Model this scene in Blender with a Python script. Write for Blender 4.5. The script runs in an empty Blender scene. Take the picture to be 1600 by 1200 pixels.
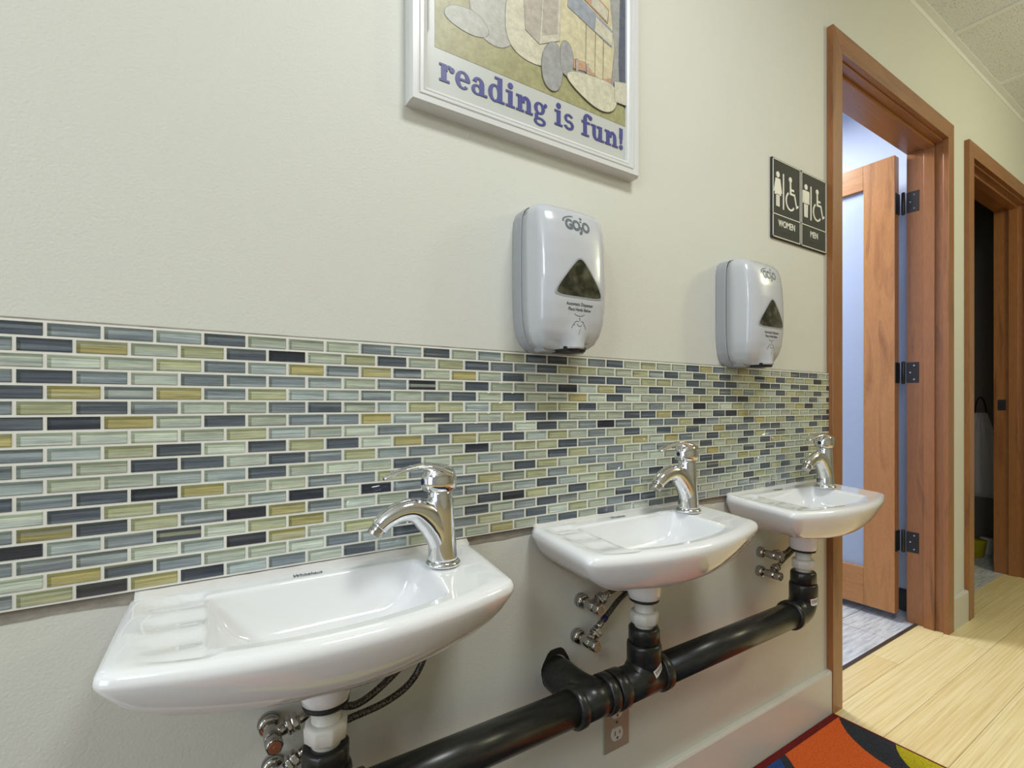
import bpy, bmesh, math, random
from mathutils import Vector, Matrix
from mathutils.bvhtree import BVHTree
random.seed(7)
PI = math.pi
sc = bpy.context.scene
C = sc.collection

# ------------------------------------------------------------ camera
cam_d = bpy.data.cameras.new('camera'); cam = bpy.data.objects.new('camera', cam_d); C.objects.link(cam)
cam_d.sensor_fit = 'HORIZONTAL'; cam_d.sensor_width = 36.0
cam_d.lens = 780.0 / 1600 * 36.0
cam_d.shift_y = 32.0 / 1600
cam_d.clip_start = 0.02
TH = math.radians(57.15)                       # wall direction is 57 degrees to the right of the view axis
cam.location = (0, -0.776, 0.958)
cam.rotation_euler = (PI/2, 0, TH - PI/2)
sc.camera = cam
# ------------------------------------------------------------ world, lights, exposure
w = bpy.data.worlds.new('world'); sc.world = w; w.use_nodes = True
w.node_tree.nodes['Background'].inputs[0].default_value = (0.92, 0.94, 1.0, 1)
w.node_tree.nodes['Background'].inputs[1].default_value = 0.30
sc.view_settings.view_transform = 'Standard'; sc.view_settings.look = 'None'
sc.view_settings.gamma = 1; sc.view_settings.use_curve_mapping = False
sc.view_settings.exposure = 0.0
def area(name, loc, rot, sx, sy, power, col):
    l = bpy.data.lights.new(name, 'AREA'); l.shape = 'RECTANGLE'; l.size = sx; l.size_y = sy; l.energy = power; l.color = col
    o = bpy.data.objects.new(name, l); C.objects.link(o); o.location = loc; o.rotation_euler = rot; return o
def dome(name, loc, power, col, r=.14):  # soft point lamp for fill, no dome fixture stands there
    l = bpy.data.lights.new(name, 'POINT'); l.energy = power; l.color = col; l.shadow_soft_size = r
    o = bpy.data.objects.new(name, l); C.objects.link(o); o.location = loc; return o
area('ceiling_light_near', (0.62, -0.98, 2.46), (0, 0, 0), 0.50, 0.28, 19, (0.96, 1.0, 0.99))
dome('fill_light_far', (3.0, -1.35, 2.12), 31, (1.0, 0.98, 0.66))  # added omni fill for the corridor fluorescents, lifts ceiling and far wall
dome('fill_light_left', (-1.3, -1.5, 2.0), 37, (0.86, 0.94, 1.0), .2)  # added omni fill, cool light for the left wall and ceiling
area('daylight_left', (-2.5, -1.1, 1.1), (math.radians(90), 0, math.radians(-78)), 1.4, 1.6, 26, (0.80, 0.90, 1.0))
area('bathroom_light', (2.1, 0.9, 2.4), (0, 0, 0), 0.5, 0.5, 36, (0.95, 0.97, 1.0))

# ------------------------------------------------------------ materials
def mat(name, col=(.8,.8,.8), rough=.5, metal=0, coat=0, spec=.5, **kw):
    m = bpy.data.materials.new(name); m.use_nodes = True
    b = m.node_tree.nodes['Principled BSDF']
    b.inputs['Base Color'].default_value = (*col, 1); b.inputs['Roughness'].default_value = rough
    b.inputs['Metallic'].default_value = metal; b.inputs['Coat Weight'].default_value = coat
    b.inputs['Coat Roughness'].default_value = .03
    b.inputs['Specular IOR Level'].default_value = spec
    for k, v in kw.items(): b.inputs[k.replace('_', ' ')].default_value = v
    return m
class N:
    def __init__(s, m): s.t = m.node_tree; s.b = s.t.nodes['Principled BSDF']
    def n(s, ty, **kw):
        x = s.t.nodes.new(ty)
        for k, v in kw.items(): setattr(x, k, v)
        return x
    def l(s, a, b): s.t.links.new(a, b)
    def coords(s, scale=(1,1,1), rot=(0,0,0), kind='Object'):
        tc = s.n('ShaderNodeTexCoord'); mp = s.n('ShaderNodeMapping')
        mp.inputs['Scale'].default_value = scale; mp.inputs['Rotation'].default_value = rot
        s.l(tc.outputs[kind], mp.inputs[0]); return mp.outputs[0]
    def noise(s, vec, scale, detail=3, rough=.5, dist=0):
        x = s.n('ShaderNodeTexNoise'); x.inputs['Scale'].default_value = scale; x.inputs['Detail'].default_value = detail
        x.inputs['Roughness'].default_value = rough; x.inputs['Distortion'].default_value = dist; s.l(vec, x.inputs['Vector']); return x.outputs['Fac']
    def ramp(s, fac, stops):
        r = s.n('ShaderNodeValToRGB'); e = r.color_ramp.elements
        e[0].position, e[0].color = stops[0][0], (*stops[0][1], 1)
        e[1].position, e[1].color = stops[-1][0], (*stops[-1][1], 1)
        for p, c in stops[1:-1]:
            k = e.new(p); k.color = (*c, 1)
        s.l(fac, r.inputs[0]); return r.outputs[0]
    def mix(s, fac, a, b, mode='MIX'):
        x = s.n('ShaderNodeMix', data_type='RGBA', blend_type=mode)
        for i, v in ((0, fac), (6, a), (7, b)):
            if hasattr(v, 'links'): s.l(v, x.inputs[i])
            else: x.inputs[i].default_value = v if i == 0 else (*v, 1)
        return x.outputs[2]
    def bump(s, h, strength, dist):
        b = s.n('ShaderNodeBump'); b.inputs['Strength'].default_value = strength; b.inputs['Distance'].default_value = dist
        s.l(h, b.inputs['Height']); s.l(b.outputs[0], s.b.inputs['Normal'])
    def color(s, c): s.l(c, s.b.inputs['Base Color'])

def wall_mat(name, col):
    m = mat(name, col, .55, spec=.35); k = N(m); v = k.coords()
    h = k.noise(v, 260, 3, .55); k.bump(h, .28, .0022)
    k.color(k.mix(k.noise(v, 3, 3), tuple(c*.97 for c in col), col)); return m
M = {}
M['wall'] = wall_mat('cream_wall_paint', (.67, .67, .605))
M['bath_wall'] = wall_mat('pale_blue_wall_paint', (.60, .68, .86))
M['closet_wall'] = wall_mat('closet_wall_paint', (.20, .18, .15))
M['white_paint'] = mat('white_trim_paint', (.62, .60, .54), .3, spec=.4)
M['ceramic'] = mat('white_ceramic', (.87, .87, .88), .07, coat=.6)
M['chrome'] = mat('chrome', (.78, .78, .79), .07, 1)
M['dull_chrome'] = mat('worn_chrome', (.50, .48, .45), .18, 1)
M['end_brass'] = mat('dull_brass_end', (.30, .28, .20), .5, .35)
M['copper'] = mat('aged_copper', (.50, .20, .11), .4, .7)
M['abs'] = mat('black_abs_plastic', (.012, .012, .012), .30)
k = N(M['abs']); v = k.coords((3, 30, 30)); k.color(k.ramp(k.noise(v, 6, 5, .7), [(.35, (.008, .008, .008)), (.8, (.035, .035, .032))]))
M['pvc'] = mat('white_pvc', (.66, .64, .58), .4)
M['rubber'] = mat('black_rubber', (.015, .014, .013), .6)
M['plate_grey'] = mat('grey_plastic_back', (.34, .345, .37), .35)
M['shell'] = mat('pale_grey_plastic', (.53, .54, .57), .22, coat=.4)
M['window_dark'] = mat('smoked_window', (.030, .030, .016), .08, coat=.5)
k = N(M['window_dark']); k.color(k.ramp(k.noise(k.coords((1, 1, 1)), 45, 2), [(.4, (.016, .018, .010)), (.7, (.10, .095, .06))]))
M['ink_grey'] = mat('grey_ink', (.13, .15, .17), .4)
M['ink_dark'] = mat('dark_ink', (.06, .06, .065), .5)
M['sign_black'] = mat('charcoal_sign_plastic', (.034, .035, .031), .6, spec=.25)
M['sign_white'] = mat('raised_white_plastic', (.72, .70, .62), .4)
M['frame_white'] = mat('white_frame_lacquer', (.66, .66, .65), .3)
M['hinge'] = mat('dark_bronze_metal', (.045, .04, .037), .38, .7)
M['steel_plate'] = mat('outlet_plate_metal', (.38, .35, .27), .42, .3)
M['outlet_white'] = mat('outlet_white_plastic', (.62, .60, .55), .35)
M['grout'] = mat('white_grout', (.80, .78, .72), .8)
M['adhesive'] = mat('grey_adhesive', (.33, .30, .25), .8)
k = N(M['adhesive']); v = k.coords(); k.color(k.ramp(k.noise(v, 40, 4, .6), [(.3, (.24, .215, .175)), (.7, (.36, .33, .28))])); k.bump(k.noise(v, 120, 3), .4, .003)
M['hose'] = mat('braided_hose', (.10, .09, .075), .4, .6)
k = N(M['hose']); k.color(k.ramp(k.noise(k.coords(), 420, 2), [(.4, (.03, .027, .022)), (.65, (.20, .18, .15))]))
M['blue_band'] = mat('navy_band', (.012, .012, .06), .5)
M['label_white'] = mat('white_label', (.70, .68, .64), .5)
M['paper'] = mat('poster_paper', (.52, .53, .50), .35)
M['poster_blue'] = mat('violet_blue_ink', (.060, .065, .24), .4)

def wood(name, dark, light, scale=(1, 1, 1), rough=.32, ring=9):
    m = mat(name, light, rough, coat=.25); m.node_tree.nodes['Principled BSDF'].inputs['Coat Roughness'].default_value = .25
    k = N(m); v = k.coords(scale)
    wv = k.noise(v, ring, 4, .55, .9)
    g = k.noise(k.coords(tuple(s*14 for s in scale)), 10, 3, .6)
    c = k.ramp(wv, [(.30, dark), (.46, light), (.54, tuple(.75*a+.25*b for a, b in zip(light, dark))), (.72, light)])
    k.color(k.mix(.35, c, k.ramp(g, [(.3, dark), (.7, light)]))); return m
M['wood_v'] = wood('stained_oak_vertical', (.16, .060, .016), (.34, .136, .040), (2.2, 2.2, .22))
M['wood_h'] = wood('stained_oak_horizontal', (.16, .060, .016), (.34, .136, .040), (.22, 2.2, 2.2))
M['wood_leaf'] = wood('stained_oak_door', (.26, .098, .024), (.50, .225, .068), (2.6, 2.6, .30), ring=7)
M['wood_leaf_h'] = wood('stained_oak_door_rail', (.26, .098, .024), (.50, .225, .068), (2.6, .30, 2.6), ring=7)
M['frost'] = mat('frosted_glass', (.66, .76, .94), .55); M['frost'].node_tree.nodes['Principled BSDF'].inputs['Transmission Weight'].default_value = .55

def floor_wood():
    m = mat('bamboo_planks', (.7, .6, .35), .22, spec=.45); k = N(m)
    tc = k.n('ShaderNodeTexCoord')
    at = k.n('ShaderNodeAttribute'); at.attribute_name = 'plank'
    mp = k.n('ShaderNodeMapping'); mp.inputs['Scale'].default_value = (.45, 34, 1)
    ad = k.n('ShaderNodeVectorMath', operation='ADD'); k.l(tc.outputs['Object'], ad.inputs[0]); k.l(at.outputs['Vector'], ad.inputs[1])
    k.l(ad.outputs[0], mp.inputs[0])
    n1 = k.noise(mp.outputs[0], 6, 5, .65)
    base = k.ramp(n1, [(.28, (.66, .50, .22)), (.5, (.80, .66, .35)), (.75, (.90, .79, .50))])
    sep = k.n('ShaderNodeSeparateXYZ'); k.l(at.outputs['Vector'], sep.inputs[0])
    tint = k.ramp(sep.outputs[2], [(0, (.93, .86, .78)), (1, (1, 1, 1))])
    k.color(k.mix(1.0, base, tint, 'MULTIPLY')); return m
M['bamboo'] = floor_wood()
M['seam'] = mat('dark_seam', (.16, .11, .045), .7)
M['greytile'] = mat('grey_wood_look_tile', (.4, .42, .45), .25)
k = N(M['greytile']); v = k.coords((3, 26, 1), (0, 0, math.radians(-12)))
k.color(k.ramp(k.noise(v, 3, 5, .6), [(.3, (.36, .37, .40)), (.5, (.56, .58, .61)), (.72, (.74, .74, .73))]))
M['dark_strip'] = mat('dark_transition_strip', (.05, .035, .03), .4)
M['cove'] = mat('black_cove_base', (.03, .032, .035), .4)
def carpet(name, col):
    m = mat(name, col, .95, spec=.1); k = N(m); v = k.coords()
    n = k.noise(v, 420, 2); k.color(k.ramp(n, [(.3, tuple(c*.62 for c in col)), (.7, tuple(min(1, c*1.25) for c in col))])); k.bump(n, .8, .003); return m
M['orange'] = carpet('orange_carpet', (.72, .13, .030)); M['charcoal'] = carpet('charcoal_carpet', (.040, .043, .052))
M['yellow'] = carpet('chartreuse_carpet', (.50, .42, .02)); M['blue'] = carpet('blue_carpet', (.03, .07, .24)); M['binding'] = carpet('maroon_binding', (.16, .018, .016))
def ceil_mat():
    m = mat('fissured_ceiling_tile', (.6, .58, .5), .9); k = N(m); v = k.coords((1, 2.2, 1))
    n = k.noise(v, 95, 2, .6); k.color(k.ramp(n, [(.30, (.40, .39, .36)), (.42, (.70, .72, .73))])); k.bump(n, .6, .004); return m
M['ceil'] = ceil_mat(); M['tbar'] = mat('ceiling_grid_paint', (.74, .75, .74), .5)
def tile_mat():
    m = mat('striped_glass_tile', (.5, .5, .5), .05, coat=.6); k = N(m)
    at = k.n('ShaderNodeAttribute'); at.attribute_name = 'tint'
    a2 = k.n('ShaderNodeAttribute'); a2.attribute_name = 'streak'
    uv = k.n('ShaderNodeUVMap'); sep = k.n('ShaderNodeSeparateXYZ'); k.l(uv.outputs[0], sep.inputs[0])
    s2 = k.n('ShaderNodeSeparateXYZ'); k.l(a2.outputs['Vector'], s2.inputs[0])
    cb = k.n('ShaderNodeCombineXYZ')
    mu = k.n('ShaderNodeMath', operation='MULTIPLY'); mu.inputs[1].default_value = .10; k.l(sep.outputs[0], mu.inputs[0]); k.l(mu.outputs[0], cb.inputs[0])
    m3 = k.n('ShaderNodeMath', operation='MULTIPLY_ADD'); m3.inputs[1].default_value = 1.0; k.l(sep.outputs[1], m3.inputs[0])
    m4 = k.n('ShaderNodeMath', operation='MULTIPLY'); m4.inputs[1].default_value = 50; k.l(s2.outputs[0], m4.inputs[0]); k.l(m4.outputs[0], m3.inputs[2]); k.l(m3.outputs[0], cb.inputs[1])
    a3 = k.n('ShaderNodeAttribute'); a3.attribute_name = 'tint_b'
    st = k.noise(cb.outputs[0], 6.0, 4, .8); lo = k.noise(cb.outputs[0], 1.6, 1, .5)
    def rng(x, a, b): r = k.n('ShaderNodeMapRange'); r.inputs[1].default_value = a; r.inputs[2].default_value = b; k.l(x, r.inputs[0]); return r.outputs[0]
    base = k.mix(rng(lo, .50, .60), at.outputs['Color'], a3.outputs['Color'])
    dark = k.mix(1.0, base, (.60, .62, .66), 'MULTIPLY')
    lite = k.mix(1.0, base, (1.25, 1.25, 1.24), 'MULTIPLY')
    c = k.mix(rng(st, .36, .62), dark, lite)
    # dark bands painted along top and sides imitate the glass edges seen by refraction
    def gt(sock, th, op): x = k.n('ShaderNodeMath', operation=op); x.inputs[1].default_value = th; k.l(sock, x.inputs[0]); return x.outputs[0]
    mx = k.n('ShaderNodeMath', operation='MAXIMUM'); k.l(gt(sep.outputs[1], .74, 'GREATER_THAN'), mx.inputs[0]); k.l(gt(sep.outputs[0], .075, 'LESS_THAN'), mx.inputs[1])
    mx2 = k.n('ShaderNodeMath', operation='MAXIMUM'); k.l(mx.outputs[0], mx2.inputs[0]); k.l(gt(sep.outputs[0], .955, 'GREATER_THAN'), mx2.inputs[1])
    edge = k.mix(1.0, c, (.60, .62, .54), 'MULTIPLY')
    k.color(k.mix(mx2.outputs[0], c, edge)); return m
M['tile'] = tile_mat()

# ------------------------------------------------------------ mesh helpers
def box(bm, x0, x1, y0, y1, z0, z1, mi=0):
    v = [bm.verts.new((x, y, z)) for x in (x0, x1) for y in (y0, y1) for z in (z0, z1)]
    for f in ((0,1,3,2),(4,6,7,5),(0,4,5,1),(2,3,7,6),(0,2,6,4),(1,5,7,3)):
        fc = bm.faces.new([v[i] for i in f]); fc.material_index = mi
def frame_of(d):
    d = Vector(d).normalized(); up = Vector((0,0,1)) if abs(d.z) < .95 else Vector((1,0,0))
    a = d.cross(up).normalized(); b = a.cross(d).normalized(); return a, b
def loft(bm, rings, cap=True, mi=0, closed=False):
    vs = [[bm.verts.new(p) for p in r] for r in rings]
    n = len(vs[0])
    rng = range(len(vs)) if closed else range(len(vs)-1)
    for i in rng:
        A, B = vs[i], vs[(i+1) % len(vs)]
        for j in range(n):
            f = bm.faces.new((A[j], A[(j+1)%n], B[(j+1)%n], B[j])); f.material_index = mi; f.smooth = True
    if cap:
        for r in (vs[0], vs[-1]):
            f = bm.faces.new(r); f.material_index = mi
    return vs
def lathe(bm, origin, axis, prof, seg=32, mi=0, hexa=False):
    """prof: list of (distance along axis, radius)"""
    a, b = frame_of(axis); d = Vector(axis).normalized(); o = Vector(origin)
    loft(bm, [[o + d*t + (a*math.cos(2*PI*j/seg) + b*math.sin(2*PI*j/seg))*r for j in range(seg)] for t, r in prof], True, mi)
def sweep(bm, pts, rad, seg=20, mi=0, smooth_steps=0, side=None):
    """rad: list of r or (r_inplane, r_side). side: fixed side vector"""
    pts = [Vector(p) for p in pts]; rad = [r if isinstance(r, tuple) else (r, r) for r in rad]
    if smooth_steps:
        P2, R2 = [], []
        n = len(pts)
        for i in range(n-1):
            p0, p1, p2, p3 = pts[max(i-1,0)], pts[i], pts[i+1], pts[min(i+2,n-1)]
            for s in range(smooth_steps):
                t = s/smooth_steps
                P2.append(.5*((2*p1)+(p2-p0)*t+(2*p0-5*p1+4*p2-p3)*t*t+(3*p1-p0-3*p2+p3)*t**3))
                R2.append(tuple(rad[i][k]*(1-t)+rad[i+1][k]*t for k in (0,1)))
        P2.append(pts[-1]); R2.append(rad[-1]); pts, rad = P2, R2
    rings = []; prev = None
    for i, p in enumerate(pts):
        d = (pts[min(i+1,len(pts)-1)] - pts[max(i-1,0)]).normalized()
        if side is not None: s = Vector(side)
        elif prev is None: s = frame_of(d)[0]
        else: s = (prev - d*prev.dot(d)).normalized()
        prev = s; u = s.cross(d).normalized()
        rings.append([p + u*rad[i][0]*math.cos(2*PI*j/seg) + s*rad[i][1]*math.sin(2*PI*j/seg) for j in range(seg)])
    loft(bm, rings, True, mi)
def poly(bm, pts, y0, y1, mi=0):
    """prism from an outline in the XZ plane between depths y0 (back) and y1 (front, towards -y)"""
    A = [bm.verts.new((x, y0, z)) for x, z in pts]; B = [bm.verts.new((x, y1, z)) for x, z in pts]; n = len(pts)
    f = bm.faces.new(A); f.material_index = mi; f = bm.faces.new(B); f.material_index = mi
    for i in range(n):
        f = bm.faces.new((A[i], A[(i+1)%n], B[(i+1)%n], B[i])); f.material_index = mi
def ringarc(bm, cx, cz, rx, rz, tx, tz, a0, a1, y0, y1, seg=28):
    n = max(3, int(seg*abs(a1-a0)/360)+1)
    A = [math.radians(a0+(a1-a0)*i/n) for i in range(n+1)]
    for i in range(n):
        q = []
        for a, s in ((A[i],0),(A[i+1],0),(A[i+1],1),(A[i],1)):
            q.append((cx+(rx-s*tx)*math.cos(a), cz+(rz-s*tz)*math.sin(a)))
        poly(bm, q, y0, y1)
def disc(n, cx, cz, rx, rz=None):
    rz = rz or rx; return [(cx+rx*math.cos(2*PI*i/n), cz+rz*math.sin(2*PI*i/n)) for i in range(n)]
def obj(name, bm, m, parent=None, loc=(0,0,0), bevel=0, smooth=False, label=None):
    bmesh.ops.recalc_face_normals(bm, faces=bm.faces)
    me = bpy.data.meshes.new(name); bm.to_mesh(me); bm.free()
    for x in (m if isinstance(m, (list, tuple)) else [m]): me.materials.append(M[x])
    o = bpy.data.objects.new(name, me); C.objects.link(o); o.location = loc
    if parent: o.parent = parent
    if smooth:
        for p in me.polygons: p.use_smooth = True
    if bevel:
        b = o.modifiers.new('bevel', 'BEVEL'); b.width = bevel; b.segments = 2; b.limit_method = 'ANGLE'; b.angle_limit = math.radians(40)
    if label: o['label'] = label
    return o
def sharp(o, deg=35):
    me = o.data
    bm = bmesh.new(); bm.from_mesh(me)
    for e in bm.edges:
        if len(e.link_faces) == 2 and e.calc_face_angle(0) > math.radians(deg): e.smooth = False
    for f in bm.faces: f.smooth = True
    bm.to_mesh(me); bm.free(); return o
def thing(name, label, cat, loc=(0,0,0), group=None):
    o = bpy.data.objects.new(name, None); C.objects.link(o); o.location = loc; o.empty_display_size = .05
    o['label'] = label; o['category'] = cat
    if group: o['group'] = group
    return o
def tag(o, label, cat, group=None):
    o['label'] = label; o['category'] = cat
    if group: o['group'] = group
    return o
def struct(o): o['kind'] = 'structure'; return o
def B(): return bmesh.new()
def copy_tree(o, parent=None):
    c = o.copy(); C.objects.link(c)
    if parent: c.parent = parent
    for ch in [x for x in list(bpy.data.objects) if x.parent == o]: copy_tree(ch, c)
    return c
def text_bm(s, size, offset=0, shear=0, extrude=0.0006, sx=1.0, align='CENTER', space=1.0):
    cu = bpy.data.curves.new('t', 'FONT'); cu.body = s; cu.size = size; cu.offset = offset; cu.shear = shear
    cu.extrude = extrude; cu.align_x = align; cu.space_character = space; cu.resolution_u = 4
    o = bpy.data.objects.new('t', cu); C.objects.link(o)
    dg = bpy.context.evaluated_depsgraph_get(); me = bpy.data.meshes.new_from_object(o.evaluated_get(dg))
    bpy.data.objects.remove(o); bpy.data.curves.remove(cu)
    bm = B(); bm.from_mesh(me); bpy.data.meshes.remove(me)
    for v in bm.verts: v.co = Vector((v.co.x*sx, -v.co.z, v.co.y))
    return bm
def move(bm, dx, dy, dz):
    for v in bm.verts: v.co += Vector((dx, dy, dz))
    return bm

# ============================================================ the setting
X0, X1 = -3.2, 6.2          # corridor extent along the wall
YF = -4.6                   # opposite side of the corridor
ZC = 2.517
D1a, D1b, DH = 1.720, 2.657, 2.060      # door 1 rough edges inside the jambs
D2a, D2b = 2.950, 3.868
JD = 0.115                  # wall thickness
bm = B()
box(bm, X0, D1a-.018, 0, JD, 0, ZC); box(bm, D1b+.018, D2a-.018, 0, JD, 0, ZC); box(bm, D2b+.018, X1, 0, JD, 0, ZC)
box(bm, D1a-.018, D1b+.018, 0, JD, DH+.018, ZC); box(bm, D2a-.018, D2b+.018, 0, JD, DH+.018, ZC)
struct(obj('wall_back', bm, 'wall'))
bm = B(); box(bm, X0, X1, YF-.1, YF, 0, ZC); struct(obj('wall_front', bm, 'wall'))
bm = B(); box(bm, X1, X1+.1, YF, 0, 0, ZC); struct(obj('wall_right', bm, 'wall'))
# side rooms
bm = B(); box(bm, 2.80, 2.84, JD, 2.2, 0, 2.5); box(bm, 0.9, 2.84, 2.2, 2.24, 0, 2.5); box(bm, .86, .9, JD, 2.2, 0, 2.5); box(bm, .86, 2.84, JD, 2.24, 2.5, 2.53)
struct(obj('wall_bathroom', bm, 'bath_wall'))
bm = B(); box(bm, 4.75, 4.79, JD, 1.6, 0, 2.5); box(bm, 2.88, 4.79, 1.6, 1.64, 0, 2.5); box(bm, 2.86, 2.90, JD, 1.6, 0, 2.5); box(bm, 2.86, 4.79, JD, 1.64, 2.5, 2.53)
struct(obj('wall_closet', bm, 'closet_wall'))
# floor: bamboo planks running along the wall
bm = B(); pl = bm.loops.layers.float_vector.new('plank')
W_ = .1455; g = .0006
box(bm, X0, X1, YF, .09, -.03, -.0015, 1)
rnd = random.Random(3)
r = 0; y = .142
while y > YF:
    x = X0 - rnd.random()*1.2
    joints = {0: 2.197, 1: 2.612}.get(r)
    if joints: x = joints - 1.83*3
    while x < X1:
        a, b_, c0, c1 = max(x, X0), min(x+1.83, X1), max(y-W_, YF), min(y, .09)
        if b_ > a and c1 > c0:
            n0 = len(bm.faces); box(bm, a+g, b_-g, c0+g, c1-g, -.02, 0)
            off = Vector((rnd.random()*20, rnd.random()*20, rnd.random()))
            bm.faces.ensure_lookup_table()
            for f in bm.faces[n0:]:
                for l in f.loops: l[pl] = off
        x += 1.83
    y -= W_; r += 1
struct(obj('floor', bm, ['bamboo', 'seam']))
bm = B(); pz = 0
for i in range(9):
    for j in range(4):
        box(bm, .9+.60*j+(.3 if i % 2 else 0)-.3, .9+.60*(j+1)-.003+(.3 if i % 2 else 0)-.3, .10+.20*i, .10+.20*(i+1)-.003, -.02, 0)
        
box(bm, .6, 2.84, .1, 2.2, -.03, -.003, 1)
struct(obj('floor_bathroom', bm, ['greytile', 'seam']))
bm = B(); box(bm, 2.86, 4.8, .09, 1.6, -.03, 0); struct(obj('floor_closet', bm, 'greytile'))
bm = B(); box(bm, D1a, D1b, .088, .101, -.01, .003); struct(obj('trim_1', bm, 'dark_strip'))
bm = B(); box(bm, 2.785, 2.80, .16, 2.2, 0, .10); box(bm, .9, 2.80, 2.185, 2.2, 0, .10); struct(obj('baseboard_bathroom', bm, 'cove', bevel=.003))
# ceiling with its grid
bm = B(); box(bm, X0, X1, YF, 0, ZC, ZC+.02); struct(obj('ceiling', bm, 'ceil'))
bm = B()
box(bm, X0, X1, -.024, 0, ZC-.004, ZC); box(bm, X0, X1, -.0025, 0, ZC-.026, ZC-.004)
for yy in (-.61-.012, -1.22-.012, -1.83-.012, -2.44-.012): box(bm, X0, X1, yy, yy+.024, ZC-.004, ZC)
kx = 2.70-.61*9
while kx < X1:
    if kx > X0: box(bm, kx-.012, kx+.012, YF, -.024, ZC-.0045, ZC)
    kx += .61
struct(obj('trim_2', bm, 'tbar'))
# baseboards
def baseboard(name, xa, xb):
    bm = B()
    pr = [(0, 0), (-.016, 0), (-.016, .128), (-.0135, .1335), (0, .1345)]
    A = [bm.verts.new((xa, y, z)) for y, z in pr]; Bq = [bm.verts.new((xb, y, z)) for y, z in pr]
    bm.faces.new(A); bm.faces.new(Bq)
    for i in range(5): bm.faces.new((A[i], A[(i+1)%5], Bq[(i+1)%5], Bq[i]))
    struct(obj(name, bm, 'white_paint', bevel=.001))
baseboard('baseboard_left', X0, 1.671); baseboard('baseboard_middle', 2.712, 2.902); baseboard('baseboard_right', 3.97, X1)

# ------------------------------------------------------------ door frames
def door_frame(root, a, b, hinge):
    cw, ct, rv = .057, .019, .006
    o0, o1, zt = a-rv-.0, b+rv, DH+rv
    xo0, xi0, xi1, xo1 = a-rv-cw+.012+.0, a+rv+.004, b-rv-.004, b+rv+cw-.012
    zi, zo = DH+.006, DH+.006+.068
    for pts, mm in (([(xo0, 0), (xi0, 0), (xi0, zi), (xo0, zo)], 'wood_v'), ([(xi1, 0), (xo1, 0), (xo1, zo), (xi1, zi)], 'wood_v'), ([(xi0, zi), (xi1, zi), (xo1, zo), (xo0, zo)], 'wood_h')):
        bm = B(); poly(bm, pts, 0, -ct); obj('casing', bm, mm, root, bevel=.0012)
    for x0, x1 in ((a-.018, a), (b, b+.018)):
        bm = B(); box(bm, x0, x1, 0, JD+.015, 0, DH+.018); obj('jamb', bm, 'wood_v', root, bevel=.001)
    bm = B(); box(bm, a, b, 0, JD+.015, DH, DH+.018); obj('jamb', bm, 'wood_h', root, bevel=.001)
    s0, s1 = .028, .066
    for x0, x1 in ((a, a+.012), (b-.012, b)):
        bm = B(); box(bm, x0, x1, s0, s1, 0, DH); obj('stop', bm, 'wood_v', root, bevel=.001)
    bm = B(); box(bm, a+.012, b-.012, s0, s1, DH-.012, DH); obj('stop', bm, 'wood_h', root, bevel=.001)
d1 = bpy.data.objects.new('door_1', None); C.objects.link(d1); d1.location = (0,0,0); struct(d1)
door_frame(d1, D1a, D1b, 'r')
# open leaf with frosted pane, swung into the bathroom
LX, LY0, LY1, LZ0, LZ1 = 2.610, .157, 1.060, .035, 2.058
st = .122
bm = B(); box(bm, LX, LX+.044, LY0, LY0+st, LZ0, LZ1); box(bm, LX, LX+.044, LY1-st, LY1, LZ0, LZ1)
leaf = obj('door_leaf', bm, 'wood_leaf', d1, bevel=.002)
bm = B(); box(bm, LX, LX+.044, LY0+st, LY1-st, LZ0, LZ0+.172); box(bm, LX, LX+.044, LY0+st, LY1-st, LZ1-.112, LZ1); obj('rail', bm, 'wood_leaf_h', leaf, bevel=.002)
bm = B(); box(bm, LX+.018, LX+.026, LY0+st-.004, LY1-st+.004, LZ0+.168, LZ1-.108); obj('glass_pane', bm, 'frost', leaf)
def hinge_parts(root, x, z):
    bm = B(); box(bm, x-.0025, x, .085, .130, z-.045, z+.045)
    h = obj('hinge', bm, 'hinge', root, bevel=.001, label='dark bronze hinge')
    bm = B(); lathe(bm, (x-.006, .140, z-.05), (0,0,1), [(0,.004),(.003,.007),(.097,.007),(.1,.004)], 14); box(bm, x-.0465, x-.003, .1535, .1565, z-.045, z+.045); obj('knuckle', bm, 'hinge', h)
    bm = B()
    for dz in (-.03, 0, .03):
        lathe(bm, (x-.0024, .108+(.008 if dz == 0 else -.006), z+dz), (-1,0,0), [(0,.004),(.0008,.0032)], 10)
    obj('screw', bm, 'dull_chrome', h)
for z in (1.845, 1.098, .355): hinge_parts(d1, D1b, z)
d2 = bpy.data.objects.new('door_2', None); C.objects.link(d2); struct(d2)
door_frame(d2, D2a, D2b, 'l')
bm = B(); box(bm, D2b-.002, D2b, .078, .112, .925, .985); obj('strike_plate', bm, 'hinge', d2, label='dark strike plate')

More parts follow.
